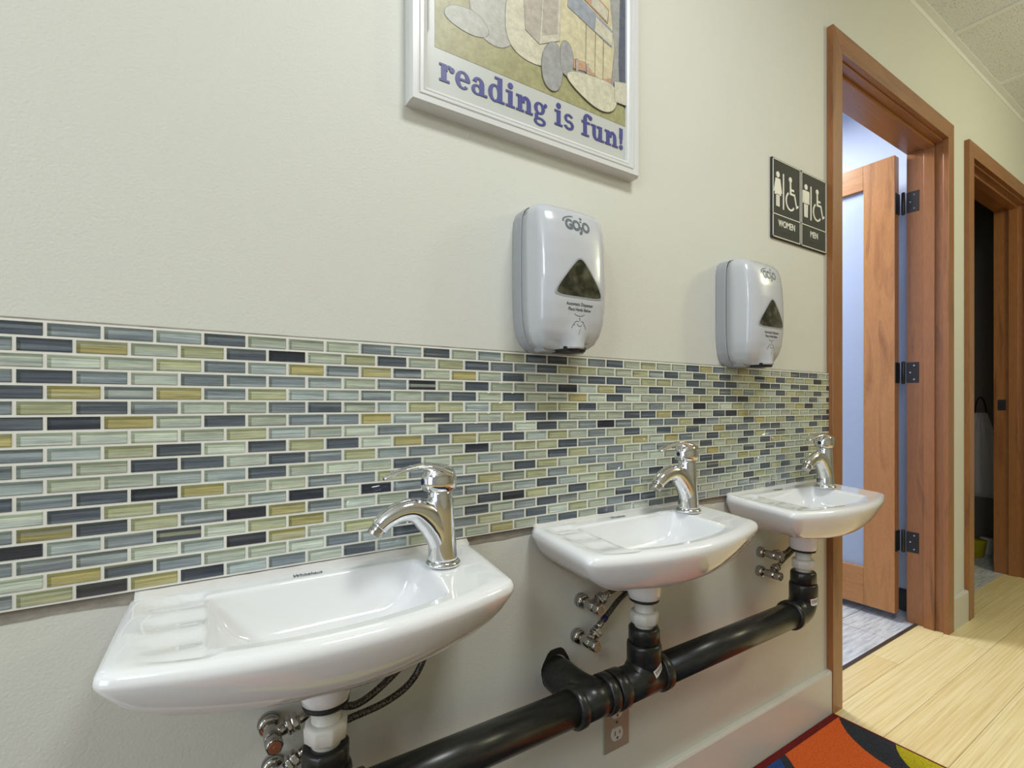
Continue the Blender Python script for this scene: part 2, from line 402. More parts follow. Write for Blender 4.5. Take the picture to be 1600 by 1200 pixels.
# ------------------------------------------------------------ mosaic backsplash
TX0, TP, TZ1, TR, NR = -.139, .0511, 1.053, .0180, 18
CODES = """D B B S D G G G B S D G B O D K G B D G O G G D Y B G Y B G G G D D D G G
B D Y G O D K G O D G O D B B D O O G G O B D G D O D O O K Y D O G O K O
L L G O B S Y B Y D G Y G D G G B D D G O O G D G D D G O K D G D D O O K
B D B L B B B S G B K G D G G B K L Y D G D G G D O D O B O G D O O G D G
D Y B Y B O S S B L B D G D G G Y L D L G G D O O D D K O O G O D G D L K
B O D B L G B D G S O O S O B O O D G G G B G G K G L O G B B D O Y K G O
D K Y G D G B B Y S D G G O D D G G G D D Y D G G D K Y G G G G O G G G K
Y L L L G O S G L B L D B D L D G B K B G B B O K B G G D Y O O D O O D K
B S O D L D O D L Y B Y O D S O G B G D L D O D G Y D B G D D G G G D O O
D S G D D L D B O S B G K G O O D B B O Y L Y B G D O G D O B D G D Y G D
S G G S S D G L G D L O S B G D O S B G S B B G D G O D G D Y O G G G G G
D B D K Y G L B B O B S G G D O G B S G G L G G G Y G G D G D D G G G D G
L D O B G S K G K B B B Y B O B O G B G L G D G D D S Y O D G O G K O G G
B Y D O B K Y B L G D B B G S D S G O B G D G L G D O B D S G B O D G G O
K S B D L O Y G B B S G D K O G D O G B G S D G B D D G S D O D G B O G D
B B B L S K Y L O B B S D G B D B G G D O G B B G S L G D O G B G D S G B
L Y D B G G L B S D Y B O B D L O G B D D G O B G L G B D G G B O G D B G
B O K Y K S B L D S O B G Y G B D G D G L B D K B G B B B G D G B D G B D""".split('\n')
TINT = {'K': (.026,.031,.048), 'D': (.080,.098,.125), 'B': (.20,.235,.255), 'S': (.41,.47,.46), 'G': (.44,.475,.375), 'L': (.55,.60,.50), 'O': (.445,.455,.27), 'Y': (.42,.365,.15)}
bm = B()
cl = bm.loops.layers.float_color.new('tint'); cl2 = bm.loops.layers.float_color.new('tint_b'); sl = bm.loops.layers.float_vector.new('streak'); ul = bm.loops.layers.uv.new('UVMap')
XR = 1.6685; XL = TX0 - TP*20
box(bm, XL, XR, -.0070, -.0001, TZ1-TR*NR-.001, TZ1+.001, 1)
rnd = random.Random(11)
for row in range(NR):
    seq = CODES[row].split(); half = (row % 2) * .5
    z1 = TZ1-TR*row-.0015; z0 = z1-TR+.0031
    for n in range(-20, 36):
        x0 = TX0+(n-half)*TP+.0018; x1 = x0+TP-.0036
        if x1 > XR-.001: x1 = XR-.001
        if x1-x0 < .006: continue
        idx = n+1
        c = seq[idx] if 0 <= idx < len(seq) else rnd.choice('KDDBBBSSGGGLLOOY')
        t = TINT[c]; kq = 1+rnd.uniform(-.13, .13); t = tuple(v*kq for v in t); u_ = TINT[{'K': 'D', 'D': 'B', 'B': 'S', 'S': 'B', 'G': 'S', 'L': 'S', 'O': 'G', 'Y': 'G'}[c] if rnd.random() < .75 else rnd.choice('DBSGLO')]; u_ = tuple(.45*a+.55*b for a, b in zip(t, u_)); sv = Vector((rnd.random(), rnd.random(), 0))
        jy = rnd.uniform(-.0002, .0002)
        y = -.0082+jy; e = .0009
        vo = [bm.verts.new(p) for p in ((x0,-.005,z0),(x1,-.005,z0),(x1,-.005,z1),(x0,-.005,z1))]
        vm = [bm.verts.new(p) for p in ((x0,y+e,z0),(x1,y+e,z0),(x1,y+e,z1),(x0,y+e,z1))]
        vf = [bm.verts.new(p) for p in ((x0+e,y,z0+e),(x1-e,y,z0+e),(x1-e,y,z1-e),(x0+e,y,z1-e))]
        fs = [bm.faces.new(vf)]
        for i in range(4):
            fs.append(bm.faces.new((vm[i], vm[(i+1)%4], vf[(i+1)%4], vf[i]))); fs.append(bm.faces.new((vo[i], vo[(i+1)%4], vm[(i+1)%4], vm[i])))
        for f in fs:
            for l in f.loops:
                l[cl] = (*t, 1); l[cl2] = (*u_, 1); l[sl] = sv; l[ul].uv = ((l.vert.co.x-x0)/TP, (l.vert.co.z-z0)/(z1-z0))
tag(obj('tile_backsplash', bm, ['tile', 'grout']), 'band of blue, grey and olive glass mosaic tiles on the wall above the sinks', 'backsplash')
bm = B()
xs = [XL + (1.6685-XL)*i/160 for i in range(161)]
poly(bm, [(x, .7125+.0012*math.sin(x*37)+rnd.uniform(-.0008,.0008)) for x in xs]+[(x, .7295) for x in reversed(xs)], 0, -.0012)
struct(obj('trim_3', bm, 'adhesive'))
bm = B(); box(bm, XL, XR, -.004, 0, 1.054, 1.0565); struct(obj('trim_4', bm, 'adhesive'))  # thin grey line along the top of the tiles

# ============================================================ sinks
def sample(poly_pts, ang, c):
    d = Vector((math.cos(ang), math.sin(ang))); best = None
    n = len(poly_pts)
    for i in range(n):
        p, q = Vector(poly_pts[i]) - Vector(c), Vector(poly_pts[(i+1)%n]) - Vector(c)
        e = q-p; den = d.x*e.y-d.y*e.x
        if abs(den) < 1e-12: continue
        t = (p.x*e.y-p.y*e.x)/den; s = (p.x*d.y-p.y*d.x)/den
        if -1e-6 <= s <= 1+1e-6 and t > 0 and (best is None or t > best): best = t
    return Vector(c)+d*best
def chaikin(p, it):
    for _ in range(it):
        q = []
        for i in range(len(p)):
            a, b = Vector(p[i]), Vector(p[(i+1)%len(p)]); q += [a*.75+b*.25, a*.25+b*.75]
        p = q
    return p
def densify(p, m):
    out = []
    for i in range(len(p)):
        a, b = Vector(p[i]), Vector(p[(i+1)%len(p)])
        k = max(1, int((b-a).length/m)); out += [a+(b-a)*j/k for j in range(k)]
    return out
SW, SY, SB = .470, .186, .226
def bow(x0, x1, yc, yb, n=14):
    return [(x0+(x1-x0)*i/n, -(yc+(yb-yc)*(1-(2*i/n-1)**2))) for i in range(n+1)]
outer = [(-.002, 0)] + bow(-.016, .450, SY, SB+.004) + [(SW, 0)]
outer = chaikin(densify(outer, .022), 3)
inner = [(.080, -.042)] + bow(.077, .345, SY-.006, SB-.025, 10) + [(.360, -.062), (.352, -.042)]
inner = chaikin(densify(inner, .02), 2)
cc = (.215, -.115); NA = 160
angs = [2*PI*i/NA for i in range(NA)]
# concentrate samples on the corners by using arc length of the outer outline
per = [Vector(p) for p in outer]; L = [0]
for i in range(len(per)): L.append(L[-1]+(per[(i+1)%len(per)]-per[i]).length)
angs = []
for kk in range(NA):
    s = L[-1]*kk/NA; i = max(j for j in range(len(per)) if L[j] <= s)
    p = per[i].lerp(per[(i+1)%len(per)], (s-L[i])/(L[i+1]-L[i])); angs.append(math.atan2(p.y-cc[1], p.x-cc[0]))
OUT = [sample(outer, a, cc) for a in angs]; INN = [sample(inner, a, cc) for a in angs]
YB = -.0085
def topz(p): return .7275 + .055*p.y       # slight fall towards the front
def sink_mesh():
    rings = []
    def scaled(pts, ix, iy, z, wallfix=True):
        r = []
        for p in pts:
            x = SW/2 + (p.x-SW/2)*(1-2*ix/SW); y = p.y*(1-iy/SB)
            r.append(Vector((x, min(y, YB), topz(p)+z if z > -.03 else (topz(p)*(1+z/.09*1.0) - z/.09*.715) + z)))
        return r
    prof = [(.14, .06, -.0845), (.120, .052, -.0842), (.094, .041, -.080), (.070, .0315, -.0730), (.050, .0235, -.0640), (.032, .0160, -.0520), (.0165, .0090, -.0385), (.0060, .0036, -.0250), (.0008, .0006, -.0165), (0, 0, -.012), (.0008, .0008, -.0072), (.0034, .0034, -.0028), (.0075, .0075, -.0006), (.013, .013, .0004)]
    for ix, iy, z in prof: rings.append(scaled(OUT, ix, iy, z))
    A = rings[-1]
    for t in (.12, .25, .38, .5, .62, .74, .84, .92):
        r = []
        for p, q in zip(A, INN):
            v = Vector((p.x*(1-t)+q.x*t, p.y*(1-t)+q.y*t)); z = topz(v)+.0006-.0018*t
            if v.x < .079 and -.20 < v.y < -.03:                     # moulded soap tray left of the bowl
                wx = min(1, max(0, (v.x-.012)/.014))*min(1, max(0, (.085-v.x)/.012))
                z += wx*(-.0032 + .0016*math.sin((v.y+.03)*2*PI/.052))
            r.append(Vector((v.x, v.y, z)))
        rings.append(r)
    for s, z in ((1.0, -.003), (.99, -.007), (.965, -.014), (.93, -.026), (.88, -.040), (.80, -.053), (.68, -.062), (.5, -.067), (.3, -.0695), (.12, -.071)):
        r = []
        for q in INN:
            dx = .215 if s > .6 else .215
            cx, cy = .212, -.100
            r.append(Vector((cx+(q.x-cx)*s, cy+(q.y-cy)*s, (topz(q) if s > .9 else topz(Vector((cx,cy)))*(1-s)+topz(q)*s)+z)))
        rings.append(r)
    bm = B(); loft(bm, rings, True)
    return bm
def logo_bm():
    b = text_bm('Whitehaus', .0125, 0.00012, .35, .0001, .72)
    for v in b.verts:                       # lay it flat on the rim
        x, y, z = v.co; v.co = Vector((x, z, y+.0003+.055*z))
    return b
s_root = thing('sink', 'nearest white ceramic wall sink, largest in view, at the left below the tiles', 'sink', (-.061, 0, -.007), 'white wall sinks in a row')
o = obj('basin', sink_mesh(), 'ceramic', s_root, smooth=True)
lb = logo_bm(); move(lb, .200, -.0335, .7262); obj('logo', lb, 'ink_dark', s_root, label='small dark slanted maker name on the back rim')
bm = B(); lathe(bm, (.212, -.100, .6475), (0,0,1), [(0,.022),(.003,.022),(.0045,.019),(.003,.012),(.001,.008)], 28); obj('drain_cover', bm, 'chrome', s_root, smooth=True, label='chrome drain ring')
bm = B(); rq = random.Random(4); n = 40
loft(bm, [[Vector((.004+(SW-.010)*i/n, a, .7262+b+rq.uniform(-.0005,.0005))) for a, b in ((-.0012,.0088),(-.0080,.0060),(-.0120,.0030),(-.0165,.0007),(-.0165,-.003),(-.0012,-.003))] for i in range(n+1)], True); obj('caulk', bm, 'label_white', s_root, smooth=True, label='rough white bead of sealant')
DX, DY = .212, -.090
bm = B(); lathe(bm, (DX, DY, .578), (0,0,1), [(0,.027),(.002,.031),(.012,.0325),(.055,.0335),(.062,.034),(.07,.034)], 36); obj('drain_collar', bm, 'ceramic', s_root, smooth=True)
sinks = [s_root]
for X, dz, lab in ((.541, 0, 'middle white ceramic wall sink between the other two, above the black tee fitting'), (1.141, .001, 'farthest white ceramic wall sink, beside the wooden door frame')):
    c = copy_tree(s_root); c.location = (X, 0, dz); c['label'] = lab; sinks.append(c)
SX = [(-.061, -.007), (.541, 0), (1.141, .001)]

# ------------------------------------------------------------ faucets
def make_faucet(label, loc):
    r = thing('faucet', label, 'faucet', loc, 'chrome faucets on the sinks')
    bm = B(); lathe(bm, (0,0,0), (0,0,1), [(0,.0255),(.0015,.0265),(.004,.0265),(.006,.0245),(.0075,.0235)], 40); obj('base_ring', bm, 'chrome', r, smooth=True)
    bm = B()
    col = [(.006,.0225),(.012,.0222),(.03,.0208),(.05,.0198),(.08,.0194),(.10,.0192),(.108,.0186),(.113,.0165),(.1165,.013)]
    rings = []
    for z, rr in col:
        off = -.0045*(z/.1)
        rings.append([Vector((off+rr*math.cos(2*PI*j/40), rr*math.sin(2*PI*j/40), z)) for j in range(40)])
    loft(bm, rings, True)
    sweep(bm, [(.000,0,.012),(-.002,0,.034),(-.011,0,.058),(-.028,0,.0775),(-.048,0,.0875),(-.069,0,.0865),(-.088,0,.078),(-.099,0,.068)],
          [(.0205,.0200),(.0215,.0198),(.0240,.0192),(.0225,.0180),(.0175,.0170),(.0152,.0160),(.0138,.0148),(.0122,.0128)], 28, 0, 6, side=(0,1,0))
    o = obj('body', bm, 'chrome', r, smooth=True)
    bm = B(); lathe(bm, (-.0965,0,.0705), (-.62,0,-.78), [(0,.0105),(.006,.0112),(.015,.0112),(.0165,.010),(.0165,.009)], 24); obj('aerator', bm, 'dull_chrome', r, smooth=True)
    bm = B()
    dome = [(.1125,.0195),(.114,.0222),(.122,.0235),(.132,.0232),(.141,.0208),(.1475,.0158),(.1510,.009),(.152,.001)]
    loft(bm, [[Vector((-.0065+rr*math.cos(2*PI*j/36)*1.16, rr*math.sin(2*PI*j/36), z)) for j in range(36)] for z, rr in dome], True)
    sweep(bm, [(.006,0,.136),(-.010,0,.144),(-.028,0,.1495),(-.052,0,.1485),(-.074,0,.1430),(-.092,0,.1365)],
          [(.0125,.0215),(.0095,.0205),(.0055,.0175),(.0032,.0135),(.0030,.0105),(.0034,.0065)], 24, 0, 6, side=(0,1,0))
    obj('handle', bm, 'chrome', r, smooth=True)
    bm = B(); lathe(bm, (-.0325,0,.127), (-1,0,.05), [(0,.0048),(.0016,.0048),(.0022,.003)], 18); obj('temperature_dot', bm, 'blue_band', r, label='dark blue button on the handle front')
    return r
f0 = make_faucet('large chrome single-lever faucet on the nearest sink', (.323, -.083, .7163))
for loc, lab in (((.918, -.067, .7242), 'chrome single-lever faucet on the middle sink'), ((1.502, -.075, .7247), 'small chrome faucet on the farthest sink, against the wooden door frame')):
    c = copy_tree(f0); c.location = loc; c['label'] = lab

# ------------------------------------------------------------ tailpieces, drain line
def tail(x, dz, label, bottom):
    r = thing('drain_tailpiece', label, 'drain pipe', (x, DY, .578+dz), 'white tailpieces under the sinks')
    def zz(z): return z-.578
    bm = B(); lathe(bm, (0,0,zz(.5735)), (0,0,1), [(0,.0285),(.0045,.0300)], 32); obj('gasket', bm, 'rubber', r, smooth=True)
    bm = B(); lathe(bm, (0,0,zz(.502)), (0,0,1), [(0,.0185),(.0715,.0185)], 32); obj('tube', bm, 'pvc', r, smooth=True)
    bm = B()
    seg = 48; pr = [(.529,.0235),(.531,.0255),(.548,.0262),(.552,.0240),(.553,.020)]
    loft(bm, [[Vector((rr*(1+(.07 if (j % 6) in (0, 1) and .530 < z < .550 else 0))*math.cos(2*PI*j/seg), rr*(1+(.07 if (j % 6) in (0, 1) and .530 < z < .550 else 0))*math.sin(2*PI*j/seg), zz(z))) for j in range(seg)] for z, rr in pr], True)
    obj('slip_nut', bm, 'pvc', r)
    return r
def abs_vertical(bm, x, ztop, zbot):
    """black trap adapter nut and coupling standing on the line, down to zbot"""
    z = ztop; seg = 60
    pr = [(z, .0215), (z, .0275), (z-.004, .0292), (z-.028, .0292), (z-.030, .0275)]
    loft(bm, [[Vector((x+rr*(1+(.04 if (j % 10) in (0,1) and i in (2,3) else 0))*math.cos(2*PI*j/seg), DY+rr*(1+(.04 if (j % 10) in (0,1) and i in (2,3) else 0))*math.sin(2*PI*j/seg), zz)) for j in range(seg)] for i, (zz, rr) in enumerate(pr)], True)
    lathe(bm, (x, DY, z-.030), (0,0,-1), [(0,.0280),(.002,.0325),(.007,.0335),(.050,.0335),(.052,.0320),(z-.030-zbot,.0305)], 44)
PZ, PR = .420, .0302
x1, x2, x3 = SX[0][0]+DX, SX[1][0]+DX, SX[2][0]+DX
tail(x1, -.009, 'white plastic drain tailpiece under the nearest sink', 0)
tail(x2, 0, 'white plastic drain tailpiece under the middle sink', 0)
tail(x3, .001, 'white plastic drain tailpiece under the farthest sink', 0)
r = thing('drain_pipe', 'black plastic drain pipe running level under all three sinks into the wall', 'pipe', (.60, 0, PZ))
def W2(bm): return move(bm, -.60, 0, -PZ)
bm = B(); sweep(bm, [(x1-.06, DY, PZ), (.575, DY, PZ)], [PR, PR], 44); obj('long_pipe', W2(bm), 'abs', r, smooth=True)
bm = B(); sweep(bm, [(.80, DY, PZ), (x3-.03, DY, PZ)], [PR, PR], 44); obj('long_pipe', W2(bm), 'abs', r, smooth=True)
def collar(bm, xa, xb, rr=.0352):
    lathe(bm, (xa, DY, PZ), (1,0,0), [(0, PR), (.0005, rr-.0015), (.002, rr), (xb-xa-.002, rr), (xb-xa-.0005, rr-.0015), (xb-xa, PR)], 44)
# first vertical and its wye (below the nearest sink)
bm = B(); abs_vertical(bm, x1, .512, PZ); collar(bm, x1-.055, x1-.03); collar(bm, x1+.035, x1+.055); lathe(bm, (x1-.05, DY, PZ), (1,0,0), [(0,.0330),(.1,.0330)], 44)
obj('tee_fitting', W2(bm), 'abs', r, smooth=True)
# sanitary tee into the wall
bm = B(); collar(bm, .566, .584, .0368); lathe(bm, (.58, DY, PZ), (1,0,0), [(0,.0325),(.075,.0325)], 44); collar(bm, .640, .660, .0362)
sweep(bm, [(.652, DY, PZ), (.632, DY+.004, PZ+.001), (.612, DY+.020, PZ+.005), (.602, DY+.045, PZ+.010), (.600, DY+.075, PZ+.014), (.600, .0, PZ+.016), (.600, .03, PZ+.018)], [.029,.0305,.0325,.0335,.0335,.0305,.0305], 36, 0, 4)
obj('wall_tee', W2(bm), 'abs', r, smooth=True)
# wye under the middle sink
bm = B(); collar(bm, .664, .690, .0362); lathe(bm, (.68, DY, PZ), (1,0,0), [(0,.0325),(.115,.0325)], 44); collar(bm, .785, .806, .0366)
abs_vertical(bm, x2, .522, .455)
sweep(bm, [(x2, DY, .475), (x2-.001, DY, .450), (x2-.012, DY, .432), (x2-.028, DY, PZ)], [.0315,.0320,.0325,.030], 36, 0, 4)
obj('wye_fitting', W2(bm), 'abs', r, smooth=True)
# elbow at the far end
bm = B(); abs_vertical(bm, x3, .522, .455); collar(bm, x3-.070, x3-.052, .0362)
sweep(bm, [(x3, DY, .480), (x3, DY, .452), (x3-.008, DY, .432), (x3-.028, DY, .421), (x3-.060, DY, PZ)], [.0315,.0325,.033,.0325,.032], 36, 0, 5)
obj('elbow_fitting', W2(bm), 'abs', r, smooth=True)
# barcode stickers
def sticker(x, z, ang, wid, hgt, tilt):
    bm = B(); R_ = .0341
    def P_(u, v):
        uu, vv = u*math.cos(tilt)-v*math.sin(tilt), u*math.sin(tilt)+v*math.cos(tilt)
        a = ang+uu/R_; return (x+R_*math.cos(a), DY+R_*math.sin(a), z+vv)
    n = 8
    for i in range(n):
        u0, u1 = -wid/2+wid*i/n, -wid/2+wid*(i+1)/n
        bm.faces.new([bm.verts.new(P_(*q)) for q in ((u0,-hgt/2),(u1,-hgt/2),(u1,hgt/2),(u0,hgt/2))])
    s = obj('sticker', W2(bm), 'label_white', r, label='white barcode sticker')
    bm = B(); R_ = .0343
    for i in range(10):
        u0 = -wid*.36+wid*.075*i; u1 = u0+wid*(.028 if i % 3 else .045)
        bm.faces.new([bm.verts.new(P_(*q)) for q in ((u0,-hgt*.15),(u1,-hgt*.15),(u1,hgt*.32),(u0,hgt*.32))])
    obj('bars', W2(bm), 'ink_dark', s)
sticker(x2, .447, math.radians(-82), .026, .016, math.radians(28)); sticker(x3, .452, math.radians(-104), .024, .018, math.radians(6))
bm = B()  # flat black ring imitating the dark gap of the wall hole around the stub
for i in range(26):
    a0, a1 = 2*PI*i/26, 2*PI*(i+1)/26
    f0_ = .0360+.0010*math.sin(i*1.7); f1_ = .0360+.0010*math.sin((i+1)*1.7) if i < 25 else .0360
    poly(bm, [(.603+.030*math.cos(a0), .437+.030*math.sin(a0)), (.603+.030*math.cos(a1), .437+.030*math.sin(a1)), (.603+f1_*math.cos(a1)*.97, .437+f1_*math.sin(a1)*(1.22 if math.sin(a1) > 0 else 1.0)), (.603+f0_*math.cos(a0)*.97, .437+f0_*math.sin(a0)*(1.22 if math.sin(a0) > 0 else 1.0))], 0, -.0008)
struct(obj('trim_5', bm, 'rubber'))

# ------------------------------------------------------------ shut-off valves and hoses
def make_valve(label, x, z, up=.015, cap='end_brass'):
    r = thing('shutoff_valve', label, 'valve', (x, 0, z), 'chrome shut-off valves under the sinks')
    bm = B(); lathe(bm, (0,0,0), (0,-1,0), [(0,.0140),(.004,.0148),(.006,.0130),(.007,.0142),(.014,.0142),(.016,.0115)], 24); obj('wall_nut', bm, 'dull_chrome', r, smooth=True)
    bm = B(); lathe(bm, (0,-.014,0), (0,-1,0), [(0,.0095),(.012,.0098),(.020,.0108),(.033,.0108),(.034,.0095)], 24)
    lathe(bm, (0,-.034,0), (1,0,up/.03), [(0,.0085),(.024,.0085)], 20); obj('valve_body', bm, 'dull_chrome', r, smooth=True)
    bm = B(); lathe(bm, (0,-.047,0), (0,-1,0), [(0,.0100),(.001,.0112),(.015,.0112),(.017,.0100)], 8); o = obj('valve_stem', bm, 'dull_chrome', r)
    bm = B(); lathe(bm, (0,-.0641,0), (0,-1,0), [(0,.0082),(.0006,.0078)], 18); lathe(bm, (0,-.0646,0), (0,-1,0), [(0,.0024),(.0006,.002)], 10); obj('end_cap', bm, cap, r, label='reddish copper end cap' if cap == 'copper' else None)
    d = Vector((1,0,up/.03)).normalized()
    bm = B(); lathe(bm, Vector((0,-.034,0))+d*.019, d, [(0,.0105),(.001,.0125),(.006,.0125),(.007,.0110),(.0085,.0125),(.015,.0125),(.016,.0095)], 6); obj('outlet_nut', bm, 'dull_chrome', r, bevel=.0006)
    return r
va = [make_valve('upper shut-off valve with copper end, under the nearest sink', .093, .512, .008, 'copper'),
      make_valve('lower shut-off valve under the nearest sink, cut by the lower picture edge', .098, .452, .020),
      make_valve('upper chrome shut-off valve left of the middle sink tailpiece', .664, .563, .008),
      make_valve('lower chrome shut-off valve above the black pipe end in the wall', .654, .494, .014),
      make_valve('upper chrome shut-off valve under the farthest sink', 1.301, .558, -.002),
      make_valve('lower chrome shut-off valve under the farthest sink', 1.296, .508, .012)]
def hose(label, pts, band=False):
    r = thing('supply_hose', label, 'hose', pts[0], 'braided supply hoses under the sinks')
    p0 = Vector(pts[0]); q = [Vector(p)-p0 for p in pts]
    bm = B(); sweep(bm, q, [.0052]*len(q), 14, 0, 8); obj('braid', bm, 'hose', r, smooth=True)
    d = (q[1]-q[0]).normalized()
    bm = B(); lathe(bm, q[0], d, [(0,.0062),(.001,.0066),(.013,.0066),(.014,.0056)], 16); obj('ferrule', bm, 'dull_chrome', r, smooth=True)
    if band:
        bm = B(); lathe(bm, q[0]+d*.016, d, [(0,.0056),(.001,.0062),(.010,.0062),(.011,.0056)], 16); obj('band', bm, 'blue_band', r, label='navy blue sleeve')
    return r
def hpts(vx, vz, up, sx, fx, zf, bend):
    d = Vector((1,0,up/.03)).normalized(); p = Vector((vx,-.034,vz))+d*.036
    return [p, p+d*.035, (vx+.110, -.036, vz+bend), (fx-.040, -.046, zf-.070), (fx-.010, -.058, zf-.030), (fx, -.060, zf)]
hp = hpts(.093, .512, .008, 0, .333, .665, .012)[:2]
hose('upper braided hose curving up to the nearest faucet', hp + [(.205, -.048, .525), (.264, -.050, .558), (.302, -.056, .605), (.330, -.062, .665)])
hp = hpts(.098, .452, .020, 0, .318, .665, .055)[:2]
hose('lower braided hose bending up to the nearest faucet', hp + [(.190, -.046, .506), (.245, -.048, .514), (.285, -.049, .533), (.308, -.052, .572), (.316, -.058, .620), (.316, -.060, .665)])
hose('upper braided hose behind the middle tailpiece', hpts(.664, .563, .008, 0, .934, .665, .012))
hose('lower braided hose with a navy sleeve behind the middle tailpiece', hpts(.654, .494, .022, 0, .920, .665, .075), True)
hose('upper braided hose behind the farthest tailpiece', hpts(1.301, .558, -.002, 0, 1.535, .665, .010))
hose('lower braided hose behind the farthest tailpiece', hpts(1.296, .508, .012, 0, 1.521, .665, .045))

# ============================================================ soap dispensers
DW, DHt = .0765, .262
ROWS = [(.000,.040,.030),(.004,.052,.044),(.012,.061,.055),(.028,.0690,.063),(.050,.0735,.069),(.080,.0758,.0725),(.120,.0765,.0735),(.160,.0765,.0722),(.195,.0763,.0695),(.222,.0757,.0650),(.240,.0735,.0585),(.251,.069,.0490),(.2575,.062,.036),(.261,.053,.018),(.262,.048,.004)]
SEC = [(-1,0),(-1,.35),(-.995,.66),(-.985,.735),(-.95,.80),(-.86,.875),(-.74,.930),(-.60,.962),(-.40,.983),(-.2,.996),(0,1),(.2,.996),(.40,.983),(.60,.962),(.74,.930),(.86,.875),(.95,.80),(.985,.735),(.995,.66),(1,.35),(1,0)]
def smoothrows():
    out = []
    for i in range(len(ROWS)-1):
        n = max(1, int(round((ROWS[i+1][0]-ROWS[i][0])/.006)))
        for j in range(n):
            t = j/n; p0, p1, p2, p3 = ROWS[max(i-1,0)], ROWS[i], ROWS[i+1], ROWS[min(i+2,len(ROWS)-1)]
            out.append(tuple(p1[q]*(1-t)+p2[q]*t for q in range(3)))
    out.append(ROWS[-1]); return out
YS = -.030
def cover_bm():
    bm = B(); grid = []
    for z, hw, dep in smoothrows():
        row = []
        for i, (u, v) in enumerate(SEC):
            x = u*hw; d = dep*v
            noz = .071*math.exp(-(x/.031)**4)*(1 if z < .05 else math.exp(-((z-.05)/.02)**2))
            if z < .075: d = max(d, noz)
            row.append(bm.verts.new((x, YS-d, z)))
        grid.append(row)
    for a, b in zip(grid[:-1], grid[1:]):
        for j in range(len(a)-1):
            f = bm.faces.new((a[j], a[j+1], b[j+1], b[j])); f.smooth = True
    bm.faces.new(grid[0]); bm.faces.new(list(reversed(grid[-1])))
    # back closing
    bm.faces.new([g_[0] for g_ in grid] + [g_[-1] for g_ in reversed(grid)])
    return bm
def make_dispenser(label, loc):
    r = thing('soap_dispenser', label, 'soap dispenser', loc, 'wall soap dispensers')
    bm = B(); s = []
    outl = [(hw+.0008, z) for z, hw, dep in smoothrows()] + [(-hw-.0008, z) for z, hw, dep in reversed(smoothrows())]
    outl = [(x, -.003 if z < .002 else z+.001) for x, z in outl]
    poly(bm, outl, 0, YS+.0012); sharp(obj('back_plate', bm, 'plate_grey', r, bevel=.002))
    bm = B(); poly(bm, [(x*.985, z) for x, z in outl], YS+.0014, YS-.001); obj('seam', bm, 'rubber', r, label='dark seam line')
    cb = cover_bm(); bmesh.ops.recalc_face_normals(cb, faces=cb.faces)
    bvh = BVHTree.FromBMesh(cb)
    cover = obj('cover', cb, 'shell', r)
    def wrap(b, off=.0004, thick=True):
        bmesh.ops.triangulate(b, faces=b.faces)
        for v in b.verts:
            h = bvh.ray_cast(Vector((v.co.x, -.3, v.co.z)), Vector((0, 1, 0)))
            if h[0] is not None: v.co.y = h[0].y - off + min(0, v.co.y)*.5
        return b
    # brand word, swoosh and star
    b = text_bm('GOJO', .0255, .00135, 0, .0001, .86, space=.94); move(b, -.0005, 0, .209)
    b2 = B(); ringarc(b2, -.004, .222, .030, .013, .0035, .0022, 100, 185, 0, -.0002); b3 = []
    for i in range(10):
        a = PI/2+2*PI*i/10; rr = .0042 if i % 2 == 0 else .0018; b3.append((.009+rr*math.cos(a), .2325+rr*math.sin(a)))
    poly(b2, b3, 0, -.0002)
    me = bpy.data.meshes.new('tmp'); b2.to_mesh(me); b2.free(); b.from_mesh(me); bpy.data.meshes.remove(me)
    obj('logo', wrap(b), 'ink_grey', cover, label='grey brand word with a swoosh and star')
    # smoked refill window: rounded triangle
    tri = chaikin([Vector(p) for p in [(-.053, .099), (-.012, .150), (0, .158), (.012, .150), (.053, .099), (.046, .0905), (0, .090), (-.046, .0905)]], 3)
    b = B(); vs = []
    cx, cz = 0, .112
    for s in (1.0, .8, .6, .4, .2):
        vs.append([b.verts.new((cx+(p.x-cx)*s, -.0001, cz+(p.y-cz)*s)) for p in tri])
    n = len(tri)
    for A, Bv in zip(vs[:-1], vs[1:]):
        for j in range(n): b.faces.new((A[j], A[(j+1)%n], Bv[(j+1)%n], Bv[j]))
    b.faces.new(vs[-1])
    for v in b.verts:
        h = bvh.ray_cast(Vector((v.co.x, -.3, v.co.z)), Vector((0, 1, 0))); v.co.y = h[0].y-.0008
    wd = obj('refill_window', b, 'window_dark', cover, smooth=True, label='smoked rounded triangle window')
    b = B(); A = [b.verts.new((p.x, 0, p.y)) for p in tri]; Bv = [b.verts.new((cx+(p.x-cx)*1.07, 0, cz+(p.y-cz)*1.07)) for p in tri]
    for j in range(n): b.faces.new((A[j], A[(j+1)%n], Bv[(j+1)%n], Bv[j]))
    for v in b.verts:
        h = bvh.ray_cast(Vector((v.co.x, -.3, v.co.z)), Vector((0, 1, 0))); v.co.y = h[0].y-.0012
    obj('window_rim', b, 'plate_grey', cover)
    b = text_bm('Automatic Dispenser', .0078, .00012, 0, .0001, .90); move(b, 0, 0, .0745)
    b4 = text_bm('Place Hands Below', .0078, .00012, 0, .0001, .86); move(b4, 0, 0, .0655)
    me = bpy.data.meshes.new('tmp'); b4.to_mesh(me); b4.free(); b.from_mesh(me); bpy.data.meshes.remove(me)
    obj('instructions', wrap(b, .0003), 'ink_dark', cover, label='two small lines of dark lettering')
    b = B()     # nozzle, drop and cupped hands pictogram
    ringarc(b, 0, .0625, .012, .006, .0008, .0008, 200, 340, 0, -.0002)
    ringarc(b, 0, .0515, .0016, .0028, .0006, .0006, 0, 360, 0, -.0002)
